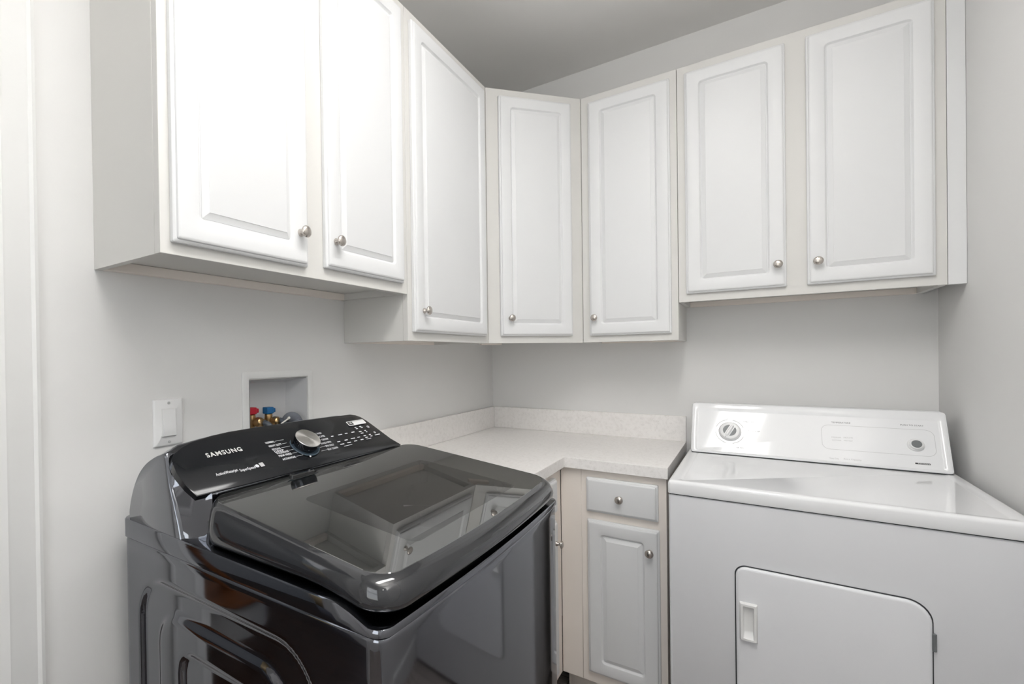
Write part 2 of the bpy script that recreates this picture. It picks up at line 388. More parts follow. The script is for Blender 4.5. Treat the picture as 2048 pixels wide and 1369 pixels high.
# right leg (faces the camera), local frame = world
t = thing('base_cabinet', 'cream base cabinet with one small drawer over a white panel door, beside the dryer', 'cabinet', (BF, 0, 0), 0, 'base cabinets')
o = BF
base_part(t, [(.650-o, .666-o, -BF+.019, -.003, .103, UZ), (.926-o, .942-o, -BF+.019, -.003, .103, UZ), (.666-o, .926-o, -BF+.019, -.003, .103, .119), (.666-o, .926-o, -.012, -.003, .119, UZ)], 'body', M['base'])
base_part(t, [(.650-o, .942-o, -BF, -BF+.0185, .103, UZ)], 'face_frame', M['base'], .001)
base_part(t, [(.0005, .6494-o, -BF+.0004, -BF+.0185, .103, UZ)], 'corner_filler', M['base'], .001)
base_part(t, [(.0, .942-o, -BF+.075, -BF+.09, 0, .1025)], 'toe_kick', M['base'])
dw = door_mesh(.6715-o, .9175-o, .7525, .8805, -BF-.001, panel=False).build('drawer', M['door'], t, smooth=28)
knob(dw, .793-o, .817, -BF-.020)
dr = door_mesh(.674-o, .9205-o, .147, .7225, -BF-.001).build('door', M['door'], t, smooth=28)
knob(dr, .891-o, .646, -BF-.020)
# left leg, faces +x; local frame x -> world +y
t = thing('base_cabinet', 'cream base cabinet mostly hidden behind the black washer, only its front edge in view', 'cabinet', (0, CL, 0), pi/2, 'base cabinets')
w = -BF-CL-.003
base_part(t, [(0, .016, -BF+.019, -.003, .103, UZ), (w-.016, w, -BF+.019, -.003, .103, UZ), (.016, w-.016, -BF+.019, -.003, .103, .119)], 'body', M['base'])
base_part(t, [(0, w, -BF, -BF+.0185, .103, UZ)], 'face_frame', M['base'], .001)
base_part(t, [(0, w, -BF+.075, -BF+.09, 0, .1025)], 'toe_kick', M['base'])
dw = door_mesh(.12, w-.085, .7525, .8805, -BF-.001, panel=False).build('drawer', M['door'], t, smooth=28)
knob(dw, (.12+w-.085)/2, .817, -BF-.020)
dr = door_mesh(.12, w-.085, .147, .7225, -BF-.001).build('door', M['door'], t, smooth=28)
knob(dr, w-.085-.03, .646, -BF-.020)

# ------------------------------------------------------------------ light switch and washer outlet box
t = thing('light_switch', 'white rocker light switch on the left wall beside the washer outlet box', 'light switch', (0.0005, -1.786, 1.1885), pi/2)
rings = [[(x, -y, z) for x, z in rr(-.036+i, .036-i, -.0575+i, .0575-i, .003, 4)] for i, y in ((0, 0), (0, .002), (.0015, .0045), (.004, .0062))]
MB().loft(rings).build('cover_plate', M['plastic_hi'], t)
rings = [[(x, -y, z) for x, z in rr(-.0175+i, .0175-i, -.0345+i, .0345-i, .0015, 3)] for i, y in ((0, .006), (0, .0068), (.0006, .0072))]
MB().loft(rings).build('rocker_frame', M['plastic'], t)
MB().loft([[(x, -.0068, -.0325), (x, -.0068, .0325), (x, -.0078, .0325), (x, -.0092, .002), (x, -.0122, -.031), (x, -.0115, -.0325)] for x in (-.0158, .0158)]).build('rocker', M['plastic_hi'], t, bevel=.0006)
for z in (.0475, -.0475):
    MB().lathe([(.0035, .006), (.0033, .0072), (.0015, .0076)], (0, 0, z), (0, -1, 0), 14).build('screw', M['inklight'], t)

t = thing('washer_outlet_box', 'recessed white washer outlet box in the left wall behind the black washer', 'outlet box', (0, -1.4495, 1.183), pi/2)
x0, x1, z0, z1 = -.1065+.001, .1065-.001, -.098+.001, .098-.001
fx0, fx1, fz0, fz1 = -.130, .130, -.120, .121
rings = [[(x, -y, z) for x, z in rr(a, b, c, d, rad, 3)] for a, b, c, d, y, rad in (
    (fx0, fx1, fz0, fz1, .0003, .004), (fx0, fx1, fz0, fz1, .004, .004), (fx0+.003, fx1-.003, fz0+.003, fz1-.003, .006, .004), (x0-.008, x1+.008, z0-.008, z1+.008, .006, .002), (x0-.004, x1+.004, z0-.004, z1+.004, .0055, .002), (x0-.003, x1+.003, z0-.003, z1+.003, .0003, .002))]
mbf = MB().loft(rings + [rings[0]], False, False)
mbf.build('trim_frame', M['plastic'], t)
rings = [[(x, -y, z) for x, z in rr(a, b, c, d, rad, 3)] for a, b, c, d, y, rad in (
    (x0, x1, z0, z1, .003, .004), (x0+.004, x1-.004, z0+.004, z1-.004, -.03, .004), (x0+.012, x1-.012, z0+.006, z1-.012, -.078, .006), (x0+.014, x1-.014, z0+.008, z1-.014, -.085, .006))]
MB().loft(rings, False, True).build('box', M['boxwhite'], t)
def valve(x, z, hm, name):
    v = thing(name, 'brass hot water valve with a red lever inside the outlet box' if hm == 'red' else 'brass cold water valve with a blue lever inside the outlet box', 'valve', (0.0, -1.4495+x, 1.183+z), pi/2)
    MB().lathe([(.0085, -.06), (.0085, -.03), (.0115, -.028), (.0125, -.012), (.0115, .006), (.007, .009)], (0, .03, 0), (0, 0, 1), 20).build('valve_body', M['brass'], v)
    MB().lathe([(.008, 0), (.008, .012), (.0135, .014), (.0145, .018), (.0145, .028), (.0125, .031), (.0115, .034), (.0115, .038)], (.0, .026, -.012), (.35, -1, -.12), 20).build('outlet', M['brass'], v, smooth=30)
    mbh = MB().box(-.013, .011, .018, .042, .008, .028).box(.009, .020, .021, .039, .011, .024)
    mbh.build('lever', M[hm], v, bevel=.002)
    return v
valve(-.078, -.013, 'red', 'water_valve')
valve(-.018, -.017, 'blue', 'water_valve')
def hosepath(P, n=24):
    P = [Vector(p) for p in P]; out = []
    for i in range(n+1):
        tt = i/n*(len(P)-1); k = min(int(tt), len(P)-2); s = tt-k
        p0, p1, p2, p3 = P[max(k-1, 0)], P[k], P[k+1], P[min(k+2, len(P)-1)]
        out.append(.5*((2*p1)+(p2-p0)*s+(2*p0-5*p1+4*p2-p3)*s*s+(-p0+3*p1-3*p2+p3)*s**3))
    return out
h = MB().tube(hosepath([(.006, -1.513, 1.154), (.020, -1.506, 1.148), (.032, -1.500, 1.128), (.034, -1.498, 1.09), (.028, -1.51, .9), (.030, -1.53, .4), (.034, -1.55, .05), (.036, -1.55, .009)]), .0085, 14).build('supply_hose', M['hose'])
h['label'] = 'dark rubber hose on the red-levered hot valve'; h['category'] = 'hose'; h['group'] = 'washer hoses'
h = MB().tube(hosepath([(.006, -1.455, 1.155), (.020, -1.450, 1.147), (.030, -1.449, 1.125), (.031, -1.450, 1.09), (.028, -1.46, .9), (.030, -1.47, .4), (.034, -1.48, .05), (.036, -1.48, .009)]), .0085, 14).build('supply_hose', M['hose'])
h['label'] = 'dark rubber hose on the blue-levered cold valve'; h['category'] = 'hose'; h['group'] = 'washer hoses'
pth = hosepath([(-.045, -1.392, 1.092), (-.04, -1.392, 1.135), (-.020, -1.393, 1.153), (.004, -1.395, 1.151), (.020, -1.396, 1.130), (.028, -1.394, 1.08), (.030, -1.38, .8), (.032, -1.36, .4), (.032, -1.36, .02)], 420)
dh = thing('drain_hose', 'grey corrugated drain hose hooked into the right side of the outlet box', 'hose', (0, 0, 0), 0, 'washer hoses')
MB().tube(pth, lambda s: .0165+.0023*sin(s*2*pi*70), 16).build('corrugated_tube', M['hosegrey'], dh, smooth=60)
ct = MB().tube(hosepath([(.030, -1.440, 1.160), (.034, -1.462, 1.152), (.040, -1.492, 1.140)], 8), .0022, 6).lathe([(.004, 0), (.004, .007)], (.0295, -1.444, 1.160), (0, 1, .2), 8).build('cable_tie', M['ziptie'])
ct['label'] = 'white nylon cable tie lying over the hoses in the outlet box'; ct['category'] = 'cable tie'

# ------------------------------------------------------------------ washing machine
WX, WYc = .42, -1.562
wt = thing('washing_machine', 'glossy black top-load washing machine with a glass lid and a control console', 'washing machine', (WX, WYc, 0), radians(.3))
BX0, BX1, BY = -.366, .357, .351
def sdrr(px, pz, x0, x1, z0, z1, r):
    cx, cz = (x0+x1)/2, (z0+z1)/2; hx, hz = (x1-x0)/2-r, (z1-z0)/2-r
    qx, qz = abs(px-cx)-hx, abs(pz-cz)-hz
    return sqrt(max(qx, 0)**2+max(qz, 0)**2)+min(max(qx, qz), 0)-r
def sst(a, b, x):
    s = min(1, max(0, (x-a)/(b-a))); return s*s*(3-2*s)
def emboss(X, z):
    d1 = sdrr(X, z, -.300, .235, .12, .905, .10)
    d2 = sdrr(X, z, -.235, .170, .17, .850, .08)
    d3 = sdrr(X, z, -.150, .105, .23, .790, .05)
    e = .008*(1-sst(-.016, .0, d1)); e -= .006*(1-sst(-.018, 0, d2)); e += .007*(1-sst(-.012, 0, d3))
    return e
zs = [.03, .06, .10]+[.10+.006*i for i in range(1, 139)]+[.945, .956, .9605, .962]
mb = MB(); rings = []
for z in zs:
    ins = 0 if z < .96 else (.001 if z < .9615 else .0035)
    ring = []
    for x, y in rr(BX0+ins, BX1-ins, -BY+ins, BY-ins, .022, 6, (14, 2, 1, 110), bow=.012):
        if abs(y+BY-ins) < 1e-6: y += emboss(x, z)
        ring.append((x, y, z))
    rings.append(ring)
mb.loft(rings); mb.build('body', M['blackst'], wt, smooth=60)
for sx in (-.30, .30):
    for sy in (-.29, .29):
        MB().lathe([(.022, 0), (.022, .01), (.012, .014), (.012, .031)], (sx, sy, 0), (0, 0, 1), 16).build('foot', M['blackgloss'], wt)
# top cover: frame between body and lid
def covz(X):
    if X < .275: return 1.004-.008*(X+.35)/.625
    return .996-.020*sst(.275, .335, X)
mb = MB(); rings = []
cov = [(.0012, 'b', .9630), (-.0012, 'b', .9650), (-.0012, 't', -.0035), (.0005, 't', -.0008), (.004, 't', 0), (.016, 't', .0004), (.030, 't', -.001), (.040, 't', -.003), (.060, 't', -.006)]
def covring(ins, kind, dz):
    P = rr(BX0+ins, BX1+.002-ins, -BY-.002+ins, BY+.002-ins, max(.024-ins*.2, .012), 6, (14, 20, 8, 20), bow=.011)
    return [(x, y, (dz if kind == 'b' else covz(x)+dz)) for x, y in P]
rings = [covring(.02, 'b', .9630)]+[covring(*c) for c in cov]
# opening of the tub
n = len(rings[0]); last = rings[-1]
def to_circle(R, z):
    out = []
    for x, y, _ in last:
        a = atan2(y, x-.01); out.append((.01+R*cos(a), R*sin(a), z))
    return out
rings += [to_circle(.262, .955), to_circle(.255, .945)]
mb.loft(rings, False, False); mb.build('top_cover', M['blackst'], wt, smooth=40)
# tub ring and drum under the lid
mb = MB().lathe([(.254, .944), (.250, .950), (.242, .953), (.236, .948), (.232, .930), (.215, .922), (.208, .926), (.203, .922), (.200, .905)], (.01, 0, 0), (0, 0, 1), 64, False)
mb.build('tub_ring', M['tub'], wt, smooth=60)
mb = MB().lathe([(.201, .904), (.235, .86), (.24, .5), (.22, .47), (.06, .46), (.05, .52), (.03, .54), (.0, .545)], (.01, 0, 0), (0, 0, 1), 64, False)
mb.build('drum', M['drum'], wt, smooth=60)
# console shroud
LX0 = -.085
PA = [(.086, 0.985), (.083, 1.016), (.098, 1.060), (.124, 1.100), (.156, 1.128), (.194, 1.147), (.222, 1.156), (.238, 1.158), (.246, 1.130), (.254, 1.098), (.268, 1.065), (.282, 1.030), (.296, 0.985)]
PB = [(.070, 0.985), (.067, 1.014), (.084, 1.063), (.111, 1.104), (.145, 1.133), (.183, 1.153), (.206, 1.162), (.219, 1.163), (.250, 1.140), (.292, 1.1115), (.333, 1.0835), (.334, 1.040), (.334, 0.985)]
def crown(P, dz): return [(x-(dz*.9 if 3 < i < 8 else 0), z+(dz if 3 < i < 8 else (dz*.5 if i in (3, 8) else 0))) for i, (x, z) in enumerate(P)]
def mixp(P, Q, s): return [(a[0]*(1-s)+b[0]*s, a[1]*(1-s)+b[1]*s) for a, b in zip(P, Q)]
def shrink(P, k):
    cx = sum(q[0] for q in P)/len(P); cz = sum(q[1] for q in P)/len(P)
    return [(x+(cx-x)*k, z+(cz-z)*k*.6) for x, z in P]
def lower(P, k): return [(x, 1.0+(z-1.0)*k if z > 1.0 else z) for x, z in P]
secs = [(-.352, shrink(PA, .05)), (-.3495, shrink(PA, .015)), (-.346, PA), (-.336, mixp(PA, PB, .35)), (-.326, mixp(PA, PB, .8)), (-.314, crown(PB, .002)), (-.26, crown(PB, .007)), (-.18, crown(PB, .010)), (0, crown(PB, .012)), (.15, crown(PB, .010)), (.195, crown(PB, .006)), (.215, lower(PB, .985)), (.240, lower(PB, .93)), (.262, lower(PB, .83)), (.280, lower(PB, .68)), (.295, lower(PB, .42)), (.303, lower(PB, .1))]
def fine(P):
    out = []
    for i in range(len(P)-1):
        p0, p1, p2, p3 = [Vector(P[j]) for j in (max(i-1, 0), i, i+1, min(i+2, len(P)-1))]
        for k in range(4):
            s = k/4
            if i in (0, 7, 8, 9, 10, 11): q = p1.lerp(p2, s)
            else: q = .5*((2*p1)+(p2-p0)*s+(2*p0-5*p1+4*p2-p3)*s*s+(-p0+3*p1-3*p2+p3)*s**3)
            out.append((q.x, q.y))
    out.append(P[-1]); return out
mb = MB(); mb.loft([[(x-WX, y, z) for x, z in fine(P)] for y, P in secs])
co = mb.build('console', M['blackst'], wt, smooth=40)
# console panel plate: u along +y, v up the slope
PO = Vector((.335-WX, 0, 1.082)); pv = Vector((-.115, 0, .078)).normalized(); pu = Vector((0, 1, 0)); pn = pu.cross(pv)
def P3(uu, vv, hh=0): return PO+pu*uu+pv*vv+pn*hh
out = [(-.343, .006), (.280, .001), (.262, .03), (.243, .085), (.232, .115), (.222, .132), (.208, .143), (.19, .1485), (.12, .151), (0, .1535), (-.12, .155), (-.20, .154), (-.245, .150), (-.290, .142), (-.318, .131), (-.338, .118), (-.349, .103), (-.353, .07), (-.350, .035)]
cu_, cv_ = sum(q[0] for q in out)/len(out), sum(q[1] for q in out)/len(out)
def inset(P, k):
    n = len(P); o2 = []
    for i in range(n):
        a, b, c = Vector(P[i-1]), Vector(P[i]), Vector(P[(i+1) % n])
        n1 = Vector((-(b-a).y, (b-a).x)).normalized(); n2 = Vector((-(c-b).y, (c-b).x)).normalized()
        nv = (n1+n2); nv = nv/max(nv.length_squared/2, .3)
        o2.append((b.x+nv.x*k, b.y+nv.y*k))
    return o2
HP = .0125
def hp(vv): return .0012+.068*vv
mb = MB().loft([[P3(a, b, -.009) for a, b in out], [P3(a, b, hp(b)*1) for a, b in out], [P3(a, b, hp(b)+.0012) for a, b in inset(out, .0025)]])
pl = mb.build('control_panel', M['panelblack'], wt, smooth=35)
TL = .0035
def fr(vv):
    h = hp(vv)+.0012
    return (PO+pn*h-pv*(.9*h)-pu*(1.4*h), pu, pv, pn)
tx = MB()
add_text(tx, 'SAMSUNG', -.268, -.1855, .0990, .0125, fr(.105), bold=.030, lift=.0006, space=1.18)
tx.build('logo_lettering', M['silverink'], pl)
H = .0062
def tt(s, a, b, v, h=H, bold=.02, nm='program_name'):
    q = MB(); add_text(q, s, a, b, v-h/2, h, fr(v), bold, .0006, 1.08); q.build(nm, M['whiteink'], pl)
tt('ActiveWaterjet', -.2789, -.2300, .0485, .0075, .02, 'feature_lettering'); tt('SuperSpeed', -.2265, -.1895, .0455, .0075, .02, 'feature_lettering')
for s, a, b, v in (('NORMAL', -.1211, -.0957, .1085), ('HEAVY DUTY', -.12, -.084, .0960), ('BEDDING', -.1187, -.096, .084), ('DEEP', -.1179, -.0918, .0759), ('WASH/RINSE', -.1172, -.0823, .0696), ('PERM PRESS', -.1169, -.0804, .0602), ('ACTIVEWEAR', -.115, -.0774, .0478),
                   ('QUICK WASH', .0171, .0516, .1073), ('DELICATES', .0225, .0533, .0948), ('DENIM', .0343, .0551, .0828), ('RINSE+SPIN', .0201, .0554, .0705), ('SPIN ONLY', .0267, .0566, .0590), ('SELF CLEAN', .0238, .0596, .0466)):
    tt(s, a, b, v)
def bar(a, b, v0, v1, lift=.0007):
    q = fr((v0+v1)/2); tx.add([q[0]+pu*x+pv*y+pn*lift for x, y in ((a, v0), (b, v0), (b, v1), (a, v1))], [(0, 1, 2, 3)])
# leader lines between the names and the dial
tx = MB()
for a, b, v in ((-.094, -.069, .1085), (-.082, -.069, .096), (-.094, -.067, .084), (-.080, -.066, .0715), (-.078, -.060, .0602), (-.075, -.050, .0478), (.011, .032, .0828), (.011, .018, .0705), (.008, .025, .059), (.003, .022, .0466)):
    tx = MB(); bar(a, b, v-.0004, v+.0004); tx.build('leader_line', M['whiteink'], pl)
tx = MB()
# small indicator marks on the right half (too small to read in the photograph)
for a, b, v in ((.0705, .0794, .0877), (.0968, .1114, .0878), (.1221, .1322, .0878), (.1477, .1601, .0875), (.0736, .0838, .0643), (.1006, .1125, .0645), (.1253, .1408, .0648), (.1511, .162, .0648), (.0747, .0893, .0533), (.1009, .1151, .0534), (.1282, .1399, .0538), (.1543, .1657, .0538),
                (.1745, .182, .103), (.175, .1834, .0975), (.1945, .2030, .1035), (.196, .2046, .098), (.1751, .186, .0842), (.1765, .1875, .077), (.199, .2045, .0845), (.200, .2056, .0785), (.1774, .1870, .0655), (.178, .188, .058), (.1995, .2075, .0655), (.200, .2085, .059), (.2202, .2421, .0595)):
    bar(a, b, v-.0014, v+.0014)
for a, b, v in ((.0818, .1123, .0447), (.1762, .1963, .0513)): bar(a, b, v-.0008, v+.0008)
def ringmark(uu, vv, r0, r1, m=20):
    q = fr(vv)[0]; V = [q+pu*(uu+R*cos(2*pi*i/m))+pv*(vv+R*sin(2*pi*i/m))+pn*.0007 for R in (r0, r1) for i in range(m)]
    tx.add(V, [(i, (i+1) % m, m+(i+1) % m, m+i) for i in range(m)])
tx.build('setting_marks', M['whiteink'], pl); tx = MB(); ringmark(.2258, .0966, .0025, .0045); tx.build('power_icon', M['whiteink'], pl)
tx = MB(); ringmark(-.1838, .0465, .0002, .0046); tx.build('badge', M['whiteink'], pl); tx = MB()
bar(.2265, .2285, .066, .0735); bar(.2305, .2325, .066, .0735)
tx.build('start_icon', M['whiteink'], pl)
tx = MB(); bar(-.1765, -.1660, .0415, .0535)
tx.build('badge', M['inklight'], pl)
tx = MB()
q = fr(.121)[0]
V = [(x, y) for x, y in rr(.1635, .2340, .1125, .1310, .003, 4)]
tx.loft([[q+pu*x+pv*y+pn*l for x, y in V] for l in (.0002, .0009)])
st = tx.build('sticker', M['plastic_hi'], pl)
tx = MB(); q = fr(.121)[0]
tx.add([q+pu*x+pv*y+pn*.0013 for x, y in ((.1660, .1150), (.1838, .1150), (.1838, .1285), (.1660, .1285))], [(0, 1, 2, 3)])
tx.add([q+pu*x+pv*y+pn*.0013 for x, y in ((.1838, .1275), (.232, .1275), (.232, .1285), (.1838, .1285))], [(0, 1, 2, 3)])
tx.build('sticker_print', M['blackink'], st)
tx = MB(); tx.add([q+pu*x+pv*y+pn*.0016 for x, y in ((.1705, .1180), (.1790, .1180), (.1790, .1255), (.1705, .1255))], [(0, 1, 2, 3)])
tx.build('sticker_mark', M['inklight'], st)
# dial
dc = P3(-.0375, .0705, hp(.0705)+.0012)
MB().lathe([(.0385, 0), (.0385, .0012), (.0365, .0018), (.0350, .0008)], dc, pn, 48).build('dial_ring', M['bluegrey'], wt)
dial = MB().lathe([(.0285, .0006), (.0285, .003), (.0310, .006), (.0322, .014), (.0318, .022)], dc, pn, 48).build('dial', M['darkchrome'], wt, smooth=30)
mb = MB().lathe([(.0318, .0), (.0320, .001), (.0312, .0022), (.0285, .0026), (.014, .0027), (.0, .0028)], (0, 0, 0), (0, 0, 1), 48)
cap = mb.build('dial_cap', M['spun'], dial, smooth=40)
zq = pn.to_track_quat('Z', 'Y'); cap.rotation_mode = 'QUATERNION'; cap.rotation_quaternion = zq; cap.location = dc+pn*.0215
q = dc+pv*(-.039)+pu*(-.012)
MB().lathe([(.0022, 0), (.0022, .0015), (.0, .0018)], q, pn, 12).build('indicator', M['plastic_hi'], wt)

# lid
LH, LF = .346, .362
def top(X): return 1.085-.115*(X+.12)
def thick(X): return top(X)-(1.0035-.018*sst(.2, .36, X))
def lidring(os, of, dz, rad, ob=0.0):
    P = rr(LX0+ob, LF-of, -LH+os, LH-os, rad, 8, (16, 14, 6, 14), bow=.013)
    # back corners stay square-ish
    return [(x, y, top(x)+dz*thick(x)) for x, y in P]
prof = [(.030, .050, -1.0, .04), (.013, .014, -1.02, .046), (.0045, .005, -.97, .05), (.0005, .001, -.85, .05), (0, 0, -.66, .05), (.0008, .0008, -.50, .05), (.003, .003, -.34, .05), (.0065, .0065, -.20, .048), (.011, .011, -.095, .046), (.016, .016, -.03, .044), (.0205, .0205, 0, .042)]
WINX0, WINX1, WINY = .04, .310, .205
mb = MB(); rings = [lidring(a, b, c, max(.012, r_)) for a, b, c, r_ in prof]
ang_ = [(x, y) for x, y, z in rings[-1]]
inner = rr(WINX0-.01, WINX1+.012, -WINY-.012, WINY+.012, .03, 8, (16, 14, 6, 14))
r_in_top = [(x, y, top(x)-.0035) for x, y in inner]
r_in_bot = [(x, y, top(x)-thick(x)*.98) for x, y in inner]
rings += [[(x, y, z-.0035) for x, y, z in lidring(.0215, .0215, 0, .041)], r_in_top, r_in_bot, rings[0]]
mb.loft(rings, False, False); lid = mb.build('lid', M['lidgloss'], wt, smooth=50)
# black bordered glass and its clear window
o0 = lidring(.0210, .0210, 0, .0415, .001)
o1 = lidring(.0210, .0210, 0, .0415, .001)
wring = rr(WINX0, WINX1, -WINY, WINY, .018, 8, (16, 14, 6, 14))
mb = MB().loft([[(x, y, z-.0033) for x, y, z in o0], [(x, y, z-.0002) for x, y, z in o1], [(x, y, top(x)+.0004) for x, y, z in lidring(.0220, .0220, 0, .041, .002)], [(x, y, top(x)+.0004) for x, y in wring], [(x, y, top(x)-.0033) for x, y in wring], [(x, y, z-.0033) for x, y, z in o0]], False, False)
mb.build('glass_border', M['frit'], lid, smooth=20)
mb = MB(); V = [(x, y, top(x)+.0004) for x, y in wring]; mb.add(V, [tuple(range(len(V)))])
mb.build('glass_window', M['lidglass'], lid, recalc=False)
# lid lock in front of the console
MB().loft([[(x, y, top(x)+z) for x, y in rr(LX0+.004, LX0+.020, -.138, -.072, .006, 4)] for z in (-.002, .004)] + [[(x, y, top(x)+.006) for x, y in rr(LX0+.006, LX0+.018, -.136, -.074, .005, 4)]]).build('lid_lock', M['blackgloss'], wt)

# ------------------------------------------------------------------ dryer
DX, DYy, DW, DZ, LIP, DCN = .9754, -.7949, .7345, .9563, .0391, .5035
dt = thing('dryer', 'white front-load clothes dryer with a raised control console in the right corner', 'dryer', (DX, DYy, 0), -.007)
DD = .762
body = [rr(0.001+i, DW-.001-i, .005+i, DD-.02, .008, 5) for i in (.003, 0, 0, .003)]
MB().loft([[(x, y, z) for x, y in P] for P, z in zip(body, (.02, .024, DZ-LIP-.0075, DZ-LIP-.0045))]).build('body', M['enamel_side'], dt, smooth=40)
for sx in (.05, DW-.05):
    for sy in (.06, DD-.08):
        MB().lathe([(.02, 0), (.02, .01), (.01, .014), (.01, .021)], (sx, sy, 0), (0, 0, 1), 14).build('foot', M['greyplastic'], dt)
def dtop(i, z, rad=.008): return [(x, y, z) for x, y in rr(i, DW-i, i, DD-.02-i, rad, 6)]
rings = [dtop(.006, DZ-LIP), dtop(.001, DZ-LIP), dtop(0, DZ-LIP+.003), dtop(0, DZ-.010), dtop(.0012, DZ-.005), dtop(.004, DZ-.0018), dtop(.009, DZ)]
def rin(a, z, rad): return [(x, y, z) for x, y in rr(a, DW-a, .016+a*.3, DCN+.03, rad, 6)]
rings += [rin(.030, DZ, .012), rin(.034, DZ-.0012, .012), rin(.038, DZ-.0016, .012)]
MB().loft(rings).build('top_panel', M['enamel'], dt, smooth=40)
MB().box(.004, DW-.004, .010, DD-.03, DZ-LIP-.006, DZ-LIP+.001).build('seam', M['gap'], dt)
# console: wedge behind, raised rim and inset face
CI, CBT, CTH = .0124, .0837, .1858
V0 = Vector((0, CBT, CTH)); fv = V0.normalized(); fu = Vector((1, 0, 0)); fn = fu.cross(fv); FL = V0.length; FW = DW-2*CI
FO = Vector((CI, DCN, DZ))
wedge = [(DCN+.012, DZ+.002), (DCN+CBT-.002, DZ+CTH-.016), (DCN+CBT+.012, DZ+CTH-.004), (DCN+CBT+.03, DZ+CTH-.001), (DCN+CBT+.07, DZ+CTH-.012), (DD-.03, DZ+CTH-.05), (DD-.02, DZ+.002)]
mb = MB().loft([[(x, y, z) for y, z in wedge] for x in (CI+.004, DW-CI-.004)])
con = mb.build('console', M['enamel'], dt, bevel=.006, seg=3)
def fring(ins, h, rad, bot=None, top_=None):
    b = ins if bot is None else bot; tp = ins if top_ is None else top_
    return [FO+fu*a+fv*c+fn*h for a, c in rr(ins, FW-ins, b, FL-tp, rad, 6)]
rings = [fring(.004, -.022, .010, .006), fring(.001, -.012, .010, .003), fring(0, -.006, .010, .002), fring(.002, -.0015, .010, .003), fring(.006, 0, .010, .006), fring(.017, 0, .010, .010, .026), fring(.0205, -.0025, .010, .0125, .031), fring(.022, -.0026, .010, .0135, .0325)]
face = MB().loft(rings).build('console_face', M['enamel'], con, smooth=40)
MB().box(CI+.004, DW-CI-.004, DCN+.001, DCN+.03, DZ-.0005, DZ+.0026).build('console_gap', M['gap'], dt)
ff = (FO-fn*.0026, fu, fv, fn)
def dtx(s, a, b, v, h=.0052, bold=.0, mt='ink'):
    q = MB(); add_text(q, s, a, b, v-h/2, h, ff, bold, .0004); q.build('lettering', M[mt], face)
dtx('TIMED DRY', .1702, .2044, .1345); dtx('TOUCH UP', .1861, .2220, .0995); dtx('AIR DRY', .1487, .1733, .0323)
dtx('TEMPERATURE', .4268, .4769, .1503); dtx('PUSH TO START', .6008, .6545, .1535)
tx = MB()
dtx('MEDIUM', .425, .4493, .0968, .0042, 0, 'inklight'); dtx('DELICATE', .4565, .4803, .0982, .0042, 0, 'inklight'); dtx('COTTONS', .4257, .4495, .0866, .0042, 0, 'inklight'); dtx('HIGH HEAT', .4571, .4796, .0874, .0042, 0, 'inklight')
dtx('Heavy Duty', .4157, .4405, .0226, .0045, 0, 'inklight'); dtx('Extra Capacity', .4536, .4978, .0239, .0045, 0, 'inklight')
def fpath(P, w, closed=True):
    n = len(P)
    for i in range(n if closed else n-1):
        a, b = Vector(P[i]), Vector(P[(i+1) % n]); d = (b-a)
        if d.length < 1e-6: continue
        q = Vector((-d.y, d.x)).normalized()*w/2
        tx.add([ff[0]+fu*p.x+fv*p.y+fn*.0004 for p in (a-q, b-q, b+q, a+q)], [(0, 1, 2, 3)])
fpath(rr(.399, .676, .0540, .1400, .020, 6), .0009); tx.build('outline', M['inklight'], face); tx = MB()
kc = Vector((.1284, .0925))
for a0, a1, R in ((100, 160, .047), (20, 85, .046), (185, 260, .046), (280, 340, .046)):
    fpath([(kc.x+R*cos(radians(a)), kc.y+R*sin(radians(a))) for a in range(a0, a1+1, 6)], .0022, False)
for i in range(0, 14):
    a = radians(-60+i*16); fpath([(kc.x+.050*cos(a), kc.y+.050*sin(a)), (kc.x+.053*cos(a), kc.y+.053*sin(a))], .0015, False)
tx.build('dial_markings', M['inklight'], face)
tx = MB()
bx = [(.6250, .0262), (.6590, .0262), (.6590, .0310), (.6250, .0310)]
tx.add([ff[0]+fu*a+fv*b+fn*.0004 for a, b in bx], [(0, 1, 2, 3)])
lg = tx.build('logo_plate', M['blackink'], face)
tx = MB(); add_text(tx, 'Kenmore', .6315, .6575, .0270, .0036, ff, .0, .0008); tx.build('logo_lettering', M['plastic_hi'], lg)
# timer knob
kp = ff[0]+fu*kc.x+fv*kc.y
kn = MB().lathe([(.0365, 0), (.0365, .003), (.0345, .0055), (.033, .0065), (.0325, .014), (.031, .0165), (.0285, .0175), (.0, .0175)], kp, fn, 48).build('timer_knob', M['plastic_hi'], con, smooth=40)
ga = radians(62); gd = fu*cos(ga)+fv*sin(ga); gp = fn.cross(gd)
mb = MB(); rings = []
for s in [-1+2*i/14 for i in range(15)]:
    wd = .0062*(1-.30*abs(s)); ln = .0215*s
    c = kp+fn*.0172+gd*ln; hh = .0095*(1-.35*s*s)
    rings.append([c-gp*wd, c-gp*wd*.75+fn*hh*.8, c-gp*wd*.3+fn*hh, c+gp*wd*.3+fn*hh, c+gp*wd*.75+fn*hh*.8, c+gp*wd])
mb.loft(rings).build('grip', M['plastic_hi'], kn, smooth=50)
for sgn in (-1, 1):
    V = []
    for i in range(17):
        a = radians(-66+132*i/16); V.append(kp+fn*.0179+gp*sgn*(.0215*cos(a))+gd*(.0215*sin(a)))
    V = [p for p in V]
    mb = MB(); mb.add(V, [tuple(range(len(V)))]); mb.build('dial_insert', M['greyplastic'], kn, recalc=False)
tx = MB(); q = kp+fn*.0177
d1 = fu*cos(radians(-118))+fv*sin(radians(-118)); d2 = fn.cross(d1)
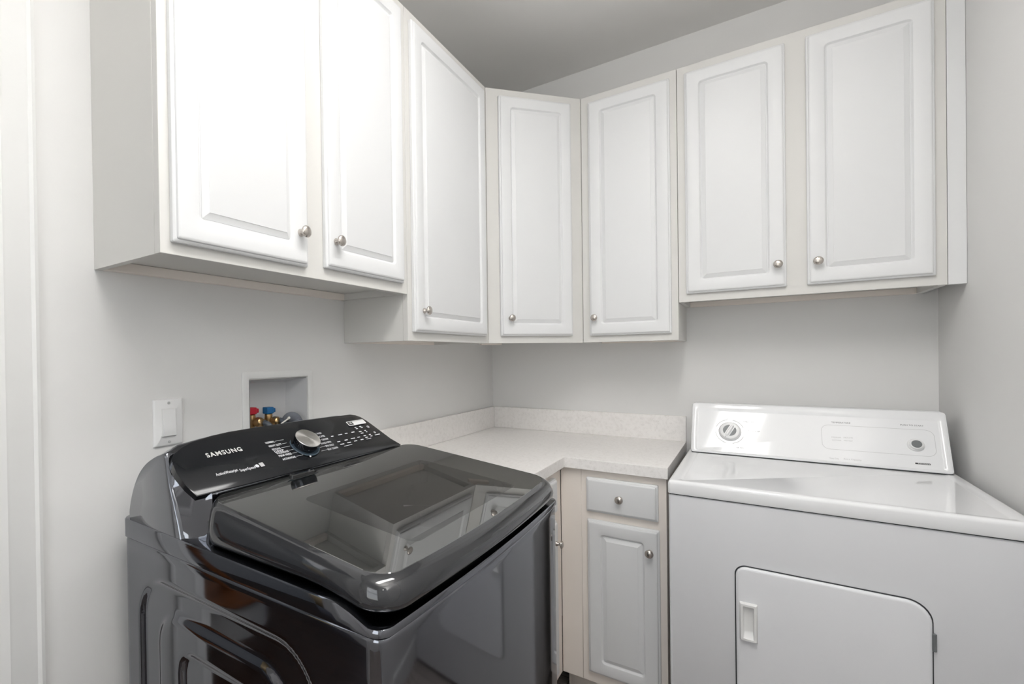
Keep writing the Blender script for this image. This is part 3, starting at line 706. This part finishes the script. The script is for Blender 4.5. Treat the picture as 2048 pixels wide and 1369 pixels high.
tx.add([q+d1*.0245-d2*.0006, q+d1*.030-d2*.0006, q+d1*.030+d2*.0006, q+d1*.0245+d2*.0006], [(0, 1, 2, 3)]); tx.build('pointer', M['ink'], kn)
# start button
bp = ff[0]+fu*.6315+fv*.0885
bt_ = MB().lathe([(.0205, 0), (.0205, .002), (.019, .004), (.0165, .005), (.016, .010), (.0150, .0125), (.0128, .0135), (.0122, .0128), (.0, .0128)], bp, fn, 40).build('start_button', M['plastic_hi'], con, smooth=40)
MB().lathe([(.0122, .0128), (.0118, .0142), (.0, .0146)], bp, fn, 36).build('button_cap', M['greyplastic'], bt_, smooth=50)
# door with handle and hinge; front plane of body is y=.005
def dplate(x0, x1, z0, z1, rl, rr_, ins, y):
    P = []
    def arc(cx, cz, r, a0, a1, n=8): P.extend([(cx+r*cos(radians(a0+(a1-a0)*i/n)), cz+r*sin(radians(a0+(a1-a0)*i/n))) for i in range(n+1)])
    x0 += ins; x1 -= ins; z0 += ins; z1 -= ins; rl = max(rl-ins, .002); rR = max(rr_-ins, .002)
    arc(x0+rl, z0+rl, rl, 180, 270); arc(x1-rR, z0+rR, rR, 270, 360); arc(x1-rR, z1-rR, rR, 0, 90); arc(x0+rl, z1-rl, rl, 90, 180)
    return [(x, y, z) for x, z in P]
X0_, X1_, Z0_, Z1_ = .172, .562, .215, .7375
MB().loft([dplate(X0_-.003, X1_+.003, Z0_-.003, Z1_+.003, .028, .048, 0, y) for y in (.0052, .0036)]).build('door_gap_shade', M['gap'], dt)  # dark plate painted as the shaded gap round the door
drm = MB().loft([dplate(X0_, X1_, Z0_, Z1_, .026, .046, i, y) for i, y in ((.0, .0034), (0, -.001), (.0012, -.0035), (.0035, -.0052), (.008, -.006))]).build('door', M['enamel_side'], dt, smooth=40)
hx0, hx1, hz0, hz1 = .180, .222, .536, .642
def hring(i, y, top_=0, bot=0): return [(x, y, z) for x, z in rr(hx0+i, hx1-i, hz0+i+bot, hz1-i-top_, .002, 3)]
mb = MB().loft([hring(0, -.0059), hring(0, -.010), hring(.003, -.0165), hring(.008, -.0165), hring(.009, -.0155), hring(.0105, -.0072, 0, .012), hring(.0115, -.0066, 0, .016)], False, True)
mb.build('handle', M['plastic'], drm, smooth=30)
mb = MB().box(X1_-.001, X1_+.007, -.0045, .0045, .630, .648).box(X1_-.001, X1_+.007, -.0045, .0045, .652, .668).lathe([(.004, .628), (.004, .670)], (X1_+.003, -.003, 0), (0, 0, 1), 12)
mb.build('hinge', M['greyplastic'], dt, bevel=.0008, seg=1)

# ------------------------------------------------------------------ ceiling fixture and added lights
t = thing('ceiling_light', 'white twin-lens fluorescent fixture on the laundry room ceiling', 'ceiling light', (1.09, -1.85, HC), 0)
MB().box(-.15, .15, -.62, .62, -.06, -.001).build('housing', M['plastic_hi'], t, bevel=.004)
for sx in (-.07, .07):
    rings = [[(sx+x, y, -.0605-d) for x, y in rr(-.055+i, .055-i, -.60+i, .60-i, .01, 4)] for i, d in ((0, 0), (.006, .014), (.02, .02))]
    MB().loft(rings).build('lens', M['lampon'], t)

t = thing('added_uplight', 'white torchiere added behind the camera to hold the ceiling fill light', 'floor lamp', (1.52, -2.58, 0))  # stand and bowl added around the unseen ceiling fill light
MB().lathe([(.13, 0), (.13, .012), (.12, .02), (.02, .03), (.012, .05)], (0, 0, 0), (0, 0, 1), 32).build('base', M['plastic'], t)
MB().lathe([(.011, .045), (.011, 1.70)], (0, 0, 0), (0, 0, 1), 16).build('pole', M['plastic'], t)
MB().lathe([(.012, 1.70), (.06, 1.705), (.14, 1.75), (.18, 1.815), (.176, 1.815), (.136, 1.755), (.06, 1.712), (.0, 1.709)], (0, 0, 0), (0, 0, 1), 40, False).build('lamp_shade', M['plastic_hi'], t, smooth=50)

def area(name, loc, rot, sx, sy, power, col=(1, 1, 1)):
    l = bpy.data.lights.new(name, 'AREA'); l.shape = 'RECTANGLE'; l.size = sx; l.size_y = sy; l.energy = power; l.color = col
    o = bpy.data.objects.new(name, l); COL.objects.link(o); o.location = loc; o.rotation_euler = rot; return o
area('side_fill_light', (W+.35, -2.75, 2.1), (0, radians(90), 0), .9, .9, 1, (.96, .98, 1))  # added side light outside the high window
area('front_fill_light', ((FX0+FX1)/2, YF-.45, 1.8), (radians(90), 0, 0), 1.8, 1.7, 30, (.98, .99, 1))  # added fill light outside the window behind the camera
cb = area('ceiling_fill_light', (1.52, -2.58, 1.80), (radians(180-28), 0, 0), .25, .25, 18, (1, .98, .95))  # added fill light in the bowl, bounced off the ceiling
cb.data.spread = radians(100)
area('hall_daylight', (-1.2, -4.9, 2.2), (radians(65), 0, 0), 1.5, 1.2, 8, (1, 1, 1))

wd = bpy.data.worlds.new('world'); SC.world = wd; wd.use_nodes = True
nt = wd.node_tree; nt.nodes.clear()
bg = nt.nodes.new('ShaderNodeBackground'); ow = nt.nodes.new('ShaderNodeOutputWorld')
sk = nt.nodes.new('ShaderNodeTexSky'); sk.sky_type = 'NISHITA'; sk.sun_disc = False; sk.sun_elevation = radians(40); sk.sun_rotation = radians(200)
nt.links.new(sk.outputs[0], bg.inputs[0]); bg.inputs[1].default_value = .05
nt.links.new(bg.outputs[0], ow.inputs[0])

SC.view_settings.view_transform = 'Standard'; SC.view_settings.look = 'None'; SC.view_settings.gamma = 1; SC.view_settings.use_curve_mapping = False
SC.view_settings.exposure = 0.0
